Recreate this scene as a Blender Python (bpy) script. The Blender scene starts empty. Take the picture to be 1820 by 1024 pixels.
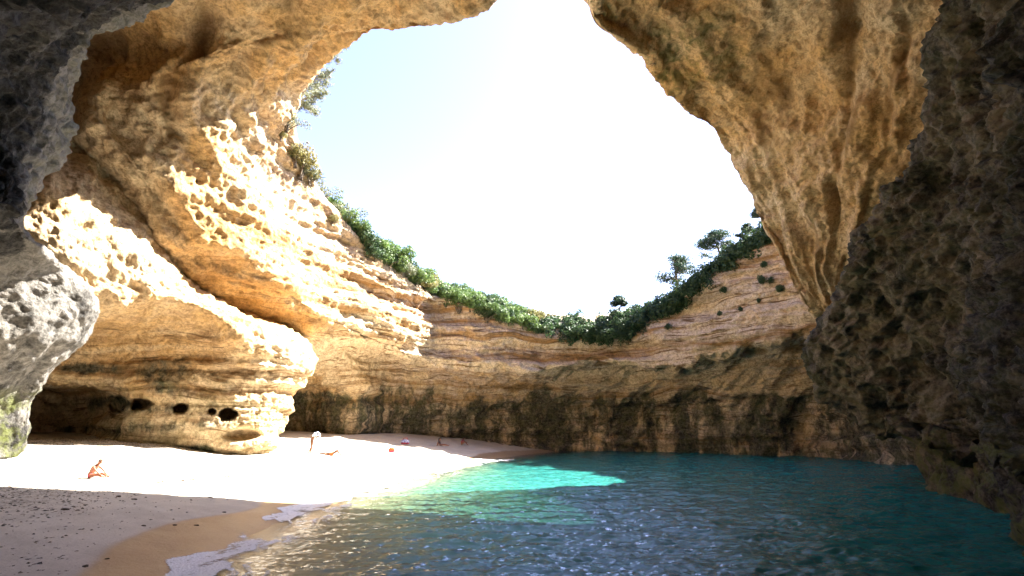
import bpy, bmesh, math, random
import numpy as np
from mathutils import Vector, Matrix, Quaternion
random.seed(7); RNG = np.random.default_rng(7)
SC = bpy.context.scene
COL = SC.collection

# ------------------------------------------------------------------ camera, sky, sun, exposure
F_PX, PITCH = 900.0, math.atan2(238.0, 900.0)
CAM = np.array([0.0, 0.0, 2.6])
cam = bpy.data.cameras.new('camera'); camo = bpy.data.objects.new('camera', cam); COL.objects.link(camo)
cam.sensor_width = 36.0; cam.lens = F_PX/1820*36.0; cam.clip_start = 0.1; cam.clip_end = 5000
camo.location = CAM; camo.rotation_euler = (math.radians(90)+PITCH, 0, 0)
SC.camera = camo
SUN_EL, SUN_AZ = math.radians(45.5), math.radians(67)          # azimuth from +Y towards +X
SUNV = np.array([math.cos(SUN_EL)*math.sin(SUN_AZ), math.cos(SUN_EL)*math.cos(SUN_AZ), math.sin(SUN_EL)])
w = bpy.data.worlds.new('World'); SC.world = w; w.use_nodes = True
wn = w.node_tree.nodes; wl = w.node_tree.links
sky = wn.new('ShaderNodeTexSky'); sky.sky_type = 'NISHITA'; sky.sun_disc = False
sky.sun_elevation = SUN_EL; sky.sun_rotation = SUN_AZ; sky.air_density = 1.0; sky.dust_density = 1.0; sky.ozone_density = 2.0
bg = wn['Background']; bg.inputs['Strength'].default_value = 0.053
hs = wn.new('ShaderNodeHueSaturation'); hs.inputs['Saturation'].default_value = 0.98; hs.inputs['Hue'].default_value = 0.522   # hazy summer sky
wl.new(sky.outputs[0], hs.inputs['Color']); wl.new(hs.outputs[0], bg.inputs['Color'])
sun = bpy.data.lights.new('sun', 'SUN'); suno = bpy.data.objects.new('sun', sun); COL.objects.link(suno)
sun.energy = 3.9; sun.angle = math.radians(0.53); sun.color = (1.0, 0.95, 0.87)
suno.rotation_euler = Vector(-SUNV).to_track_quat('-Z', 'Y').to_euler()
suno.location = (30, 30, 60)
SC.view_settings.view_transform = 'Standard'; SC.view_settings.look = 'None'
SC.view_settings.exposure = 3.65; SC.view_settings.gamma = 1.0; SC.view_settings.use_curve_mapping = False
SC.unit_settings.scale_length = 1.4                           # one unit is 1.4 m
SC.render.engine = 'CYCLES'
SC.cycles.max_bounces = 12; SC.cycles.diffuse_bounces = 7; SC.cycles.transparent_max_bounces = 16
SC.cycles.use_denoising = True
SC.cycles.sample_clamp_indirect = 8.0

# ------------------------------------------------------------------ numeric helpers
def raydir(u, v):
    x = np.asarray(u, float)-910; y = 512-np.asarray(v, float)
    c, s = math.cos(PITCH), math.sin(PITCH)
    return np.stack([x, F_PX*c-y*s, F_PX*s+y*c], -1)
def P(u, v, rho):                                            # photo pixel at plan distance rho -> world point
    d = raydir(u, v); return CAM + d*rho/np.hypot(d[0], d[1])
_perm = np.random.default_rng(3).permutation(256); _perm = np.concatenate([_perm, _perm, _perm])
_grad = np.random.default_rng(5).normal(size=(256, 3)); _grad /= np.linalg.norm(_grad, axis=1)[:, None]
def perlin(p):
    p = np.asarray(p, float); i = np.floor(p).astype(int); f = p-i
    w_ = f*f*f*(f*(f*6-15)+10); i &= 255
    out = 0
    for dx in (0, 1):
        for dy in (0, 1):
            for dz in (0, 1):
                h = _perm[_perm[_perm[(i[..., 0]+dx) & 255]+((i[..., 1]+dy) & 255)]+((i[..., 2]+dz) & 255)]
                g = _grad[h & 255]
                d = g[..., 0]*(f[..., 0]-dx)+g[..., 1]*(f[..., 1]-dy)+g[..., 2]*(f[..., 2]-dz)
                wt = (w_[..., 0] if dx else 1-w_[..., 0])*(w_[..., 1] if dy else 1-w_[..., 1])*(w_[..., 2] if dz else 1-w_[..., 2])
                out = out+wt*d
    return out*1.5
def fbm(p, oct=4, gain=0.5, ridged=False):
    a, s, o = 1.0, 0.0, 0
    q = np.array(p, float)
    for k in range(oct):
        n = perlin(q+17.3*k); o = o+a*((0.5-np.abs(n))*1.4 if ridged else n); s += a; a *= gain; q = q*2.03
    return o/s
def worley(p):                                               # distance to nearest feature point (F1)
    p = np.asarray(p, float); i = np.floor(p).astype(int); f = p-i
    best = np.full(p.shape[:-1], 9.0)
    for dx in (-1, 0, 1):
        for dy in (-1, 0, 1):
            for dz in (-1, 0, 1):
                h = _perm[_perm[_perm[(i[..., 0]+dx) & 255]+((i[..., 1]+dy) & 255)]+((i[..., 2]+dz) & 255)]
                g = _grad[h]*0.5+0.5
                d = (g[..., 0]+dx-f[..., 0])**2+(g[..., 1]+dy-f[..., 1])**2+(g[..., 2]+dz-f[..., 2])**2
                best = np.minimum(best, d)
    return np.sqrt(best)
def sstep(a, b, x):
    t = np.clip((x-a)/(b-a), 0, 1); return t*t*(3-2*t)
def crom(c, subs):                                           # Catmull-Rom along axis 0, subs steps per segment
    n = len(c); e = np.concatenate([[2*c[0]-c[1]], c, [2*c[-1]-c[-2]]]); out = []
    for k in range(n-1):
        t = np.arange(subs[k])/subs[k]; t = t.reshape((-1,)+(1,)*(c.ndim-1))
        p0, p1, p2, p3 = e[k], e[k+1], e[k+2], e[k+3]
        out.append(0.5*(2*p1+(p2-p0)*t+(2*p0-5*p1+4*p2-p3)*t*t+(3*p1-p0-3*p2+p3)*t**3))
    out.append(c[-1:]); return np.concatenate(out)
def dense(ctrl, cs, rs):                                     # control net [cols][rows] -> grid, with its (col,row) parameters
    g = crom(np.array(ctrl, float), cs)
    g = np.swapaxes(crom(np.swapaxes(g, 0, 1), rs), 0, 1)
    par = lambda s: np.concatenate([np.concatenate([k+np.arange(m)/m for k, m in enumerate(s)]), [len(s)]])
    A, B = np.meshgrid(par(cs), par(rs), indexing='ij')
    return g, A, B
def normals(g):
    n = np.cross(np.gradient(g, axis=0), np.gradient(g, axis=1)); l = np.linalg.norm(n, axis=-1, keepdims=True)
    return n/np.maximum(l, 1e-9)
def grid_mesh(name, g, mat=None, attrs=None, smooth=True, flip=False):
    nc, nr = g.shape[:2]
    i = np.arange(nc*nr).reshape(nc, nr)
    q = np.stack([i[:-1, :-1], i[1:, :-1], i[1:, 1:], i[:-1, 1:]], -1).reshape(-1, 4)
    if flip: q = q[:, ::-1]
    me = raw_mesh(name, g.reshape(-1, 3), q, smooth)
    for k, a in (attrs or {}).items():
        at = me.attributes.new(k, 'FLOAT', 'POINT'); at.data.foreach_set('value', np.ascontiguousarray(a.reshape(-1), np.float32))
    if mat: me.materials.append(mat)
    return me
def raw_mesh(name, verts, polys, smooth=False):              # polys: (n,k) int array
    me = bpy.data.meshes.new(name); verts = np.ascontiguousarray(verts, np.float32); polys = np.ascontiguousarray(polys, np.int32)
    n, k = polys.shape
    me.vertices.add(len(verts)); me.vertices.foreach_set('co', verts.ravel())
    me.loops.add(n*k); me.loops.foreach_set('vertex_index', polys.ravel())
    me.polygons.add(n); me.polygons.foreach_set('loop_start', np.arange(0, n*k, k, dtype=np.int32))
    me.polygons.foreach_set('use_smooth', np.full(n, smooth))
    me.update(calc_edges=True); me.validate()
    return me
def link(name, me, parent=None, loc=None, rot=None, scale=None):
    o = bpy.data.objects.new(name, me); COL.objects.link(o)
    if parent: o.parent = parent
    if loc is not None: o.location = loc
    if rot is not None: o.rotation_euler = rot
    if scale is not None: o.scale = scale
    return o
def tag(o, label=None, cat=None, group=None, kind=None):
    for k, v in (('label', label), ('category', cat), ('group', group), ('kind', kind)):
        if v: o[k] = v
    return o

# ------------------------------------------------------------------ materials
class NT:
    def __init__(self, name):
        self.m = bpy.data.materials.new(name); self.m.use_nodes = True
        self.n = self.m.node_tree.nodes; self.l = self.m.node_tree.links
        self.b = self.n['Principled BSDF']; self.out = self.n['Material Output']
    def new(self, t, **kw):
        x = self.n.new(t)
        for k, v in kw.items(): setattr(x, k, v)
        return x
    def set(self, sock, v):
        if hasattr(v, 'links') or isinstance(v, bpy.types.NodeSocket): self.l.new(v, sock)
        else: sock.default_value = v
    def pos(self): return self.new('ShaderNodeNewGeometry').outputs['Position']
    def obj(self): return self.new('ShaderNodeTexCoord').outputs['Object']
    def scale(self, vec, s):
        x = self.new('ShaderNodeVectorMath', operation='MULTIPLY'); self.set(x.inputs[0], vec); x.inputs[1].default_value = s; return x.outputs[0]
    def noise(self, vec, s, detail=6, rough=0.6, dist=0.0):
        x = self.new('ShaderNodeTexNoise'); self.set(x.inputs['Vector'], vec)
        x.inputs['Scale'].default_value = s; x.inputs['Detail'].default_value = detail
        x.inputs['Roughness'].default_value = rough; x.inputs['Distortion'].default_value = dist
        return x.outputs['Fac']
    def vor(self, vec, s, feature='F1'):
        x = self.new('ShaderNodeTexVoronoi', feature=feature); self.set(x.inputs['Vector'], vec); x.inputs['Scale'].default_value = s
        return x.outputs['Distance']
    def ramp(self, fac, a, b, inv=False):
        x = self.new('ShaderNodeMapRange', interpolation_type='SMOOTHSTEP'); self.set(x.inputs['Value'], fac)
        x.inputs['From Min'].default_value = a; x.inputs['From Max'].default_value = b
        x.inputs['To Min'].default_value = 1.0 if inv else 0.0; x.inputs['To Max'].default_value = 0.0 if inv else 1.0
        return x.outputs[0]
    def math(self, op, a, b=0.0, c=None):
        x = self.new('ShaderNodeMath', operation=op); self.set(x.inputs[0], a); self.set(x.inputs[1], b)
        if c is not None: self.set(x.inputs[2], c)
        return x.outputs[0]
    def mix(self, fac, a, b, blend='MIX'):
        x = self.new('ShaderNodeMix', data_type='RGBA', blend_type=blend); self.set(x.inputs[0], fac)
        for s, v in ((x.inputs[6], a), (x.inputs[7], b)):
            self.set(s, (*v, 1.0) if isinstance(v, tuple) and len(v) == 3 else v)
        return x.outputs[2]
    def attr(self, name):
        x = self.new('ShaderNodeAttribute'); x.attribute_name = name; return x.outputs['Fac']
    def bump(self, h, strength, dist, normal=None):
        x = self.new('ShaderNodeBump'); self.set(x.inputs['Height'], h); x.inputs['Strength'].default_value = strength; x.inputs['Distance'].default_value = dist
        if normal: self.l.new(normal, x.inputs['Normal'])
        return x.outputs[0]

def rock_material(name, ochre, cream, brown, grey, crust=(0.055, 0.048, 0.038), crustlit=1.9):
    t = NT(name); p = t.pos(); sep = t.new('ShaderNodeSeparateXYZ'); t.l.new(p, sep.inputs[0]); z = sep.outputs['Z']
    big = t.noise(p, 0.16, 5, 0.6, 0.6); mid = t.noise(p, 0.9, 7, 0.65, 0.4); fine = t.noise(p, 5.0, 8, 0.72); grain = t.noise(p, 17.0, 4, 0.7)
    c = t.mix(t.ramp(big, 0.36, 0.62), ochre, cream)
    c = t.mix(t.math('MULTIPLY', t.ramp(mid, 0.50, 0.68), 0.55), c, brown)
    c = t.mix(t.math('MULTIPLY', t.attr('grey'), t.ramp(mid, 0.30, 0.62)), c, grey)
    c = t.mix(t.math('MULTIPLY', t.attr('streak'), t.ramp(fine, 0.28, 0.60)), c, tuple(x*0.55 for x in brown))
    # sediment beds, nearly level, warped a little
    warp = t.noise(p, 0.12, 3, 0.5)
    zz = t.math('MULTIPLY_ADD', warp, 3.0, z)
    comb = t.new('ShaderNodeCombineXYZ'); t.l.new(zz, comb.inputs['Z'])
    sx = t.math('MULTIPLY', sep.outputs['X'], 0.035); sy = t.math('MULTIPLY', sep.outputs['Y'], 0.035)
    t.l.new(sx, comb.inputs['X']); t.l.new(sy, comb.inputs['Y'])
    bed = t.noise(comb.outputs[0], 1.1, 5, 0.68)
    st = t.attr('strata')
    c = t.mix(t.math('MULTIPLY', t.ramp(bed, 0.46, 0.60), t.math('MULTIPLY', st, 0.75)), c, cream)
    c = t.mix(t.math('MULTIPLY', t.ramp(bed, 0.50, 0.36), t.math('MULTIPLY', st, 0.9)), c, tuple(x*0.8 for x in brown))
    crack = t.noise(comb.outputs[0], 2.3, 4, 0.6); crack = t.ramp(t.math('ABSOLUTE', t.math('SUBTRACT', crack, 0.5)), 0.006, 0.030, True)
    c = t.mix(t.math('MULTIPLY', t.math('MULTIPLY', crack, st), t.ramp(mid, .38, .58)), c, tuple(x*0.35 for x in brown))
    # stipple: pits and grains of the limestone
    fine2 = t.noise(p, 11.0, 5, 0.75)
    st_ = t.ramp(t.math('ADD', t.math('MULTIPLY', fine, 0.6), t.math('MULTIPLY', fine2, 0.4)), 0.41, 0.56)
    c = t.mix(t.math('MULTIPLY', st_, 1.0), t.mix(0.58, c, tuple(x*0.38 for x in brown)), c)
    smear = t.noise(t.scale(p, (1, 1, 1.6)), 1.7, 6, 0.72, 1.2)
    c = t.mix(t.math('MULTIPLY', t.ramp(smear, 0.54, 0.68), 0.55), c, tuple(x*0.5 for x in brown))
    c = t.mix(t.math('MULTIPLY', t.ramp(grain, 0.54, 0.72), 0.30), c, cream)
    # dark weathering crust, patchy; its mask also paints in shade
    cr = t.attr('crust'); patch = t.noise(t.scale(p, (1.5, 1.5, 0.5)), 0.6, 8, 0.70, 0.4)
    k = t.math('ADD', patch, t.math('MULTIPLY_ADD', cr, 0.70, -0.64))
    k = t.math('MULTIPLY', t.ramp(k, 0.32, 0.56), t.math('MULTIPLY_ADD', st_, -0.10, 1.0))
    pit = t.ramp(t.math('ADD', t.vor(p, 6.5), t.math('MULTIPLY', fine2, 0.5)), 0.42, 0.72)
    cc = t.mix(t.math('MULTIPLY', pit, t.ramp(fine, 0.40, 0.62)), tuple(x*0.5 for x in crust), tuple(min(.3, x*crustlit) for x in crust))
    c = t.mix(t.math('MULTIPLY', k, 0.97), c, cc)
    ms = t.math('MULTIPLY', t.attr('moss'), t.ramp(t.noise(p, 1.3, 6, 0.7), 0.42, 0.60))
    c = t.mix(t.math('MULTIPLY', ms, 0.75), c, (0.11, 0.125, 0.03))
    t.l.new(c, t.b.inputs['Base Color']); t.b.inputs['Roughness'].default_value = 0.93
    t.b.inputs['Specular IOR Level'].default_value = 0.2
    h = t.math('ADD', t.math('MULTIPLY', fine, 0.55), t.math('MULTIPLY', grain, 0.18))
    h = t.math('ADD', h, t.math('MULTIPLY', t.vor(p, 3.2), 0.30))
    t.l.new(t.bump(h, 1.0, 0.30), t.b.inputs['Normal'])
    return t.m
M = {}
M['rock'] = rock_material('ochre_limestone', (0.70, 0.43, 0.165), (0.76, 0.60, 0.38), (0.47, 0.265, 0.105), (0.64, 0.53, 0.44), (0.045, 0.046, 0.034))
M['grey_rock'] = rock_material('grey_limestone', (0.22, 0.195, 0.16), (0.28, 0.26, 0.23), (0.10, 0.085, 0.066), (0.19, 0.183, 0.172), (0.017, 0.016, 0.015), 2.2)
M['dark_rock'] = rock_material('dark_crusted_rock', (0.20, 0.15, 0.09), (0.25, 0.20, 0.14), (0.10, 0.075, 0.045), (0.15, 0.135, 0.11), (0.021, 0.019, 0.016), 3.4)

# ------------------------------------------------------------------ cave shell
HOLE = np.array([3.0, 33.0])
def px(*pts): return [P(*q) if len(q) == 3 else np.array(q[:3], float) for q in pts]
W = lambda x, y, z: (x, y, z, 0)                             # a control point given in metres
def column(rows, far=(16, 4.5), near=(4, 2.0)):
    r = px(*rows); rim = r[0]
    o = rim[:2]-HOLE; o = o/np.linalg.norm(o)
    a = np.array([*(rim[:2]+o*far[0]), rim[2]+far[1]]); b = np.array([*(rim[:2]+o*near[0]), rim[2]+near[1]])
    r[-1] = np.array([r[-1][0], r[-1][1], -4.5])
    return [a, b]+r
def back(u, rim, lip, low, base, rr, rl, rw, du=0):
    m = [(u, rim+(lip-rim)*f, rr+(rl-rr)*f) for f in (0, .25, .5, .75)]
    return m+[(u-du*.3, lip, rl), (u-du*.6, lip+(low-lip)*.42, rw-.7), (u-du, low, rw), (u-du, (low+base)/2+12, rw+1.2), (u-du, base+12, rw+.3)]
RF = dict(far=(30, 7), near=(3.0, 3.2))
cols = [
 column(back(2000, 60, 430, 560, 880, 27, 27, 29), far=(24, 5)),
 column(back(1760, 170, 520, 620, 870, 32, 32, 35), far=(22, 5)),
 column(back(1560, 300, 580, 650, 850, 36, 37.5, 41)),
 column(back(1450, 365, 592, 665, 835, 39, 39.5, 44.5)),
 column(back(1350, 425, 606, 670, 815, 41, 40.6, 44.6)),
 column(back(1250, 498, 640, 685, 810, 42.5, 42, 46)),
 column(back(1150, 562, 654, 695, 808, 43.8, 43.2, 47)),
 column(back(1050, 585, 640, 700, 802, 43.6, 42.8, 47)),
 column(back(950, 582, 662, 702, 799, 43.0, 42.2, 46.6)),
 column(back(850, 545, 646, 700, 794, 42.3, 41.5, 45.8)),
 column(back(770, 512, 646, 696, 794, 41.9, 41.2, 45.2)),
 column(back(726, 490, 628, 680, 795, 38.8, 38.2, 43.8, 34)),
 column(back(668, 462, 612, 672, 793, 36.5, 36, 40.7, 25)),
 column([(603, 388, 34), (600, 440, 33.8), (600, 500, 33.5), (605, 545, 33.2), (610, 582, 33), (600, 618, 36), (592, 668, 40.5), (590, 720, 42), (590, 800, 41.5)]),
 column([(560, 310, 31.5), (548, 375, 31.2), (535, 445, 31), (545, 515, 31), (562, 560, 31), (545, 612, 34), (540, 662, 40.5), (540, 720, 43.5), (540, 800, 43)]),
 column([(522, 228, 29), (500, 280, 28.7), (478, 345, 28.5), (470, 420, 28.5), (482, 505, 29), (452, 560, 30.6), (470, 650, 36), (470, 720, 42), (470, 800, 42)]),
 column([(530, 160, 26.5), (490, 205, 26.5), (450, 270, 26.8), (420, 350, 27), (398, 435, 27.3), (368, 525, 28.9), (380, 620, 34), (380, 700, 34), (380, 810, 34)]),
 column([(560, 115, 25), (505, 152, 25), (440, 210, 25.3), (380, 290, 25.8), (335, 375, 26.3), (295, 465, 27.9), (300, 600, 35), (300, 700, 35), (300, 810, 35)], near=(3, 2), far=(20, 5)),
 column([(602, 80, 23.3), (530, 108, 23.5), (435, 150, 23.8), (330, 210, 24.5), (265, 290, 25.6), (222, 342, 27.2), (200, 500, 36), (200, 650, 36), (200, 810, 36)], **RF),
 column([(680, 52, 21.3), (600, 65, 21.6), (460, 90, 22.0), (320, 120, 23), (205, 170, 25), (140, 232, 26.8), (100, 400, 37), (80, 600, 37), (60, 810, 37)], **RF),
 column([(780, 33, 19.6), (690, 30, 19.8), (540, 25, 20), (380, 20, 21), (250, 30, 23), (110, 80, 27), (-100, 250, 34), (-200, 500, 36), (-200, 820, 36)], **RF),
 column([(855, 12, 18.7), W(-3.2, 15.8, 20.4), W(-6.5, 12, 19.5), W(-10, 8, 18.5), W(-15, 4, 17), W(-22, 2, 13), W(-26, 2, 8), W(-27, 2, 3), W(-27, 2, -4)], **RF),
 column([(930, -28, 18.2), W(-.3, 15, 20.6), W(-2, 10, 19.5), W(-4, 3, 18.5), W(-6, -4, 17), W(-9, -11, 13), W(-10, -14, 8), W(-10, -15, 3), W(-10, -15, -4)], **RF),  # closed wall behind the camera, added to keep sea light out
 column([(1015, -10, 18.5), W(4, 15.5, 20.6), W(6, 10, 19.5), W(8, 3, 18), W(9, -4, 16.5), W(10, -11, 13), W(11, -14, 8), W(11, -15, 3), W(11, -15, -4)], **RF),
 column([(1056, 38, 20), (1112, 8, 20), (1230, -60, 19.2), W(10.5, 14, 20), W(14, 9, 18.5), W(17, 4, 15), W(18, 0, 9), W(18, -2, 3), W(18, -2, -4)], **RF),
 column([(1130, 82, 22), (1190, 58, 21.8), (1300, 10, 21), (1420, -60, 20), W(15, 13, 17.5), W(18, 9, 14), W(19, 5, 9), W(19, 4, 3), W(19, 4, -4)], **RF),
 column([(1163, 135, 24), (1220, 120, 23.7), (1330, 80, 23), (1460, 30, 22), (1580, -20, 21), (1700, -60, 20.5), (1840, -40, 20.5), (2000, 250, 20), (2000, 900, 20)], **RF),
 column([(1203, 185, 26), (1260, 185, 25.7), (1360, 160, 25), (1470, 130, 24), (1570, 100, 23), (1660, 80, 22.5), (1760, 90, 22.5), (1900, 320, 22), (1900, 880, 22)], **RF),
 column([(1260, 220, 27.2), (1310, 235, 27), (1390, 235, 26.3), (1470, 230, 25.5), (1550, 220, 24.8), (1630, 210, 24.3), (1720, 220, 24), (1850, 400, 24), (1850, 870, 24)], **RF),
 column([(1300, 272, 28.8), (1340, 298, 28.5), (1400, 310, 28), (1465, 315, 27.3), (1530, 315, 26.6), (1600, 310, 26), (1680, 330, 26), (1800, 500, 26), (1800, 860, 26)], **RF),
 column([(1336, 330, 30), (1365, 362, 29.7), (1410, 380, 29.3), (1460, 390, 28.8), (1510, 390, 28.3), (1570, 390, 28), (1640, 420, 28), (1750, 600, 28), (1750, 850, 28)], **RF),
 column([(1352, 395, 30.7), (1385, 430, 30.5), (1425, 448, 30.2), (1462, 455, 29.9), (1500, 455, 29.6), (1550, 450, 29.5), (1610, 480, 29.5), (1700, 640, 30), (1700, 840, 30)], far=(14, 7), near=(3, 3)),
 column([(1400, 470, 31.3), (1420, 498, 31.2), (1442, 510, 31), (1466, 515, 30.8), (1492, 515, 30.6), (1530, 510, 30.5), (1590, 530, 30.5), (1660, 660, 31), (1660, 835, 31)], far=(10, 9), near=(1.5, 8)),
 column([(1442, 530, 32), (1452, 542, 32), (1462, 550, 32), (1475, 556, 31.8), (1492, 558, 31.8), (1520, 560, 32), (1570, 580, 32), (1630, 680, 32.5), (1630, 825, 33)], far=(14, 9), near=(1.5, 8)),  # unseen top edges raised around here to block stray sun
 column([(1475, 520, 36.5), (1478, 525, 36.5), (1485, 530, 36.5), (1495, 535, 36.5), (1510, 540, 36.5), (1540, 545, 36.5), (1590, 570, 36.5), (1660, 680, 36.5), (1660, 820, 36)], far=(16, 10), near=(1.5, 8)),
 column([(1530, 410, 43), (1535, 430, 43), (1540, 450, 43), (1545, 480, 43), (1550, 510, 43), (1560, 545, 43), (1600, 600, 43), (1660, 690, 43), (1660, 815, 43)], far=(16, 10), near=(1.5, 8)),  # unseen wing joining the back wall, added to close a sun leak
]
NCOL = len(cols)
cs = [30]*(NCOL-1); cs[0] = 10; cs[1] = 14
rs = [8, 14, 34, 34, 34, 34, 34, 34, 34, 30]
SHELL, CA, RA = dense(cols, cs, rs)
_w = (np.exp(-((RA-6)/1.3)**2)*np.clip((13-CA)/2, 0, 1)*np.clip((CA-1)/2, 0, 1))
SHELL[..., 2] += _w*0.8*fbm(np.stack([CA*1.7, RA*.5, 0*CA+2], -1), 3)
def displaced(g, A, B, amp=1.0, strata=0.0, pits=0.0, flute=0.0, inside=(1, 26, 6), wl=1.0, seed=0.0, big=0.7):
    n = normals(g)
    mid = (g.shape[0]//2, g.shape[1]//2)
    if np.dot(n[mid], np.array(inside)-g[mid]) < 0: n = -n
    p = g+seed
    d = big*fbm(p/6.5, 3)+0.42*fbm(p/2.3, 3)*amp
    d = d+0.30*amp*fbm(p/0.8, 4, 0.55)
    d = d-0.22*amp*np.maximum(0, fbm(p/1.4+40, 3, ridged=True)-0.15)
    # level beds: hard courses stand out, soft ones weather back
    zz = p[..., 2]+1.1*fbm(p/14+9, 2)+0.12*fbm(p/1.5, 2)
    q = np.stack([p[..., 0]*0.05, p[..., 1]*0.05, zz], -1)
    b1 = perlin(q*[1, 1, .55]+3); b2 = perlin(q*[2, 2, 1.35]+50); b3 = perlin(q*[3, 3, 3.3]+80)
    ledge = np.tanh(b1*5)*0.42+np.tanh(b2*5)*0.26+np.tanh(b3*4)*0.11
    d = d+strata*ledge+0.17*amp*fbm(p/0.33+3, 3, .6)+0.16*amp*(fbm(p/0.9+23, 4, .6, ridged=True)-.2)
    f = fbm(np.stack([A*0.5+0.2*fbm(p/4, 2), B*1.35+0.3*fbm(p/3.0, 2), 0*A+seed], -1), 3, 0.4)
    d = d+flute*f
    if np.any(pits):
        pw = p+np.stack([fbm(p/1.1+k, 3) for k in (11, 47, 83)], -1)*0.75
        w1 = worley(pw*[1, 1, .6]/1.5+5); w2 = worley(pw/0.62+2); w3 = worley(pw/0.3+8); gate = sstep(-.35, .35, fbm(p/2.6+7, 2))
        d = d-pits*(0.62*gate*np.clip(0.6-w1, 0, 1)+0.34*np.clip(0.6-w2, 0, 1)+0.17*np.clip(0.55-w3, 0, 1))*1.35
    return g+n*d[..., None]
vault = sstep(15.5, 18, CA)                                   # 0 on cliff walls, 1 on the vault
inner = sstep(1.9, 2.6, RA)
leftwall = sstep(12.5, 14, CA)*(1-sstep(17, 18.5, CA))
strata = (1-0.97*vault)*(1-0.4*leftwall)*inner*(0.75-0.12*sstep(6, 6.6, RA))
pits = 0.10+0.12*leftwall*sstep(2, 3, RA)*(1-sstep(6.2, 7, RA))
flute = vault*inner*0.9+0.15
g = displaced(SHELL, CA, RA, 0.55+0.3*inner, strata, pits, flute)
streakv = fbm(np.stack([CA*0.42+.15*fbm(SHELL/4, 2), RA*2.4, 0*CA+70], -1), 4, .55)
gr = 0
for (ca, cb, r0, dep_) in ((23.5, 31.5, 5.35, .95), (24.5, 30.5, 4.2, .4), (25, 31, 6.4, .5), (16, 20.5, 4.1, .5), (17, 21, 5.2, .4)):
    gr = gr+dep_*np.clip(.65+1.1*fbm(SHELL/2.2+r0, 3), 0, 1.3)*np.exp(-((RA-r0-0.25*fbm(np.stack([CA*.8, 0*CA, 0*CA+r0], -1), 2)-.22*fbm(SHELL/1.3, 3))/.15)**2)*sstep(ca, ca+1.2, CA)*sstep(cb, cb-1.2, CA)
lowback = sstep(6.0, 6.7, RA)*sstep(10.5, 8.5, CA)
fl = 0.75*fbm(np.stack([(CA-0.55*(RA-6))*2.2, RA*0.6, 0*CA+5], -1), 4, .6)
n_ = normals(SHELL); n_ = n_ if np.dot(n_[NCOL*4, 200], np.array([0, 25, 5])-SHELL[NCOL*4, 200]) > 0 else -n_
rough = 0.26*fbm(SHELL/.75+60, 4, .65)-0.22*np.clip(.55-worley(SHELL/.9+20), 0, 1)*sstep(-.1, .4, fbm(SHELL/3+9, 2))
g = g+n_*(lowback*1.5*fl-gr+vault*inner*rough)[..., None]
streak = np.clip(vault*inner*(0.75*sstep(.08, .42, streakv)+0.5*np.clip(gr, 0, 1)), 0, .9)
zz = SHELL[..., 2]
lowstain = (1-vault)*sstep(6.6, 4.0, zz+1.3*fbm(SHELL/5, 2)+1.1*fbm(SHELL*[.4, .4, .22], 5, .65))
crust = np.clip(lowstain*(0.80+0.5*fbm(SHELL*[.5, .5, .16]+30, 4, .6))*sstep(16, 15, CA)*(1+.4*np.exp(-((CA-13.8)/1.2)**2))+0.12*(1-vault)+0.30*sstep(22.5, 26, CA)+0.2*vault, 0, 1)  # stain strengthened in the recess by the buttress, painting in its shade
crust = np.where(CA < 2.2, 0.9, crust)
moss = np.clip(0.85*sstep(24.3, 25.2, CA)*sstep(27, 26, CA)*sstep(2, 2.4, RA)*sstep(4.4, 3.4, RA)+0.35*lowstain, 0, 1)
grey = (1-vault)*0.6*sstep(4.5, 3, RA)+0.12+0.75*sstep(12.2, 10, CA)
rock = link('cave_wall', grid_mesh('cave_wall', g, M['rock'], dict(streak=streak, strata=strata*1.5, crust=crust, moss=moss, grey=grey)))
tag(rock, 'ochre limestone cave wall and vault with a round opening to the sky', None, None, 'structure')
SHELLG = g
def shell_at(c, r):                                           # point on the finished shell at control parameters
    i = int(np.argmin(np.abs(CA[:, 0]-c))); j = int(np.argmin(np.abs(RA[0]-r))); return g_final(i, j)
def g_final(i, j): return SHELLG[i, j]
def shell_px(u, v, rows=(0.3, 10)):                           # shell point whose picture is nearest (u,v), nearest surface first
    d = SHELLG-CAM; c, s = math.cos(PITCH), math.sin(PITCH)
    zf = d[..., 1]*c+d[..., 2]*s; xu = d[..., 0]; yu = -d[..., 1]*s+d[..., 2]*c
    with np.errstate(divide='ignore', invalid='ignore'):
        U = 910+F_PX*xu/zf; V = 512-F_PX*yu/zf
    e = (U-u)**2+(V-v)**2; e = np.where((zf > 1) & (RA >= rows[0]) & (RA <= rows[1]), e, 1e9)
    e = np.where(CA < 2.0, 1e9, e)
    m = e <= e.min()+40
    k = np.argmin(np.where(m, zf, 1e9)); return SHELLG.reshape(-1, 3)[k]

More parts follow.
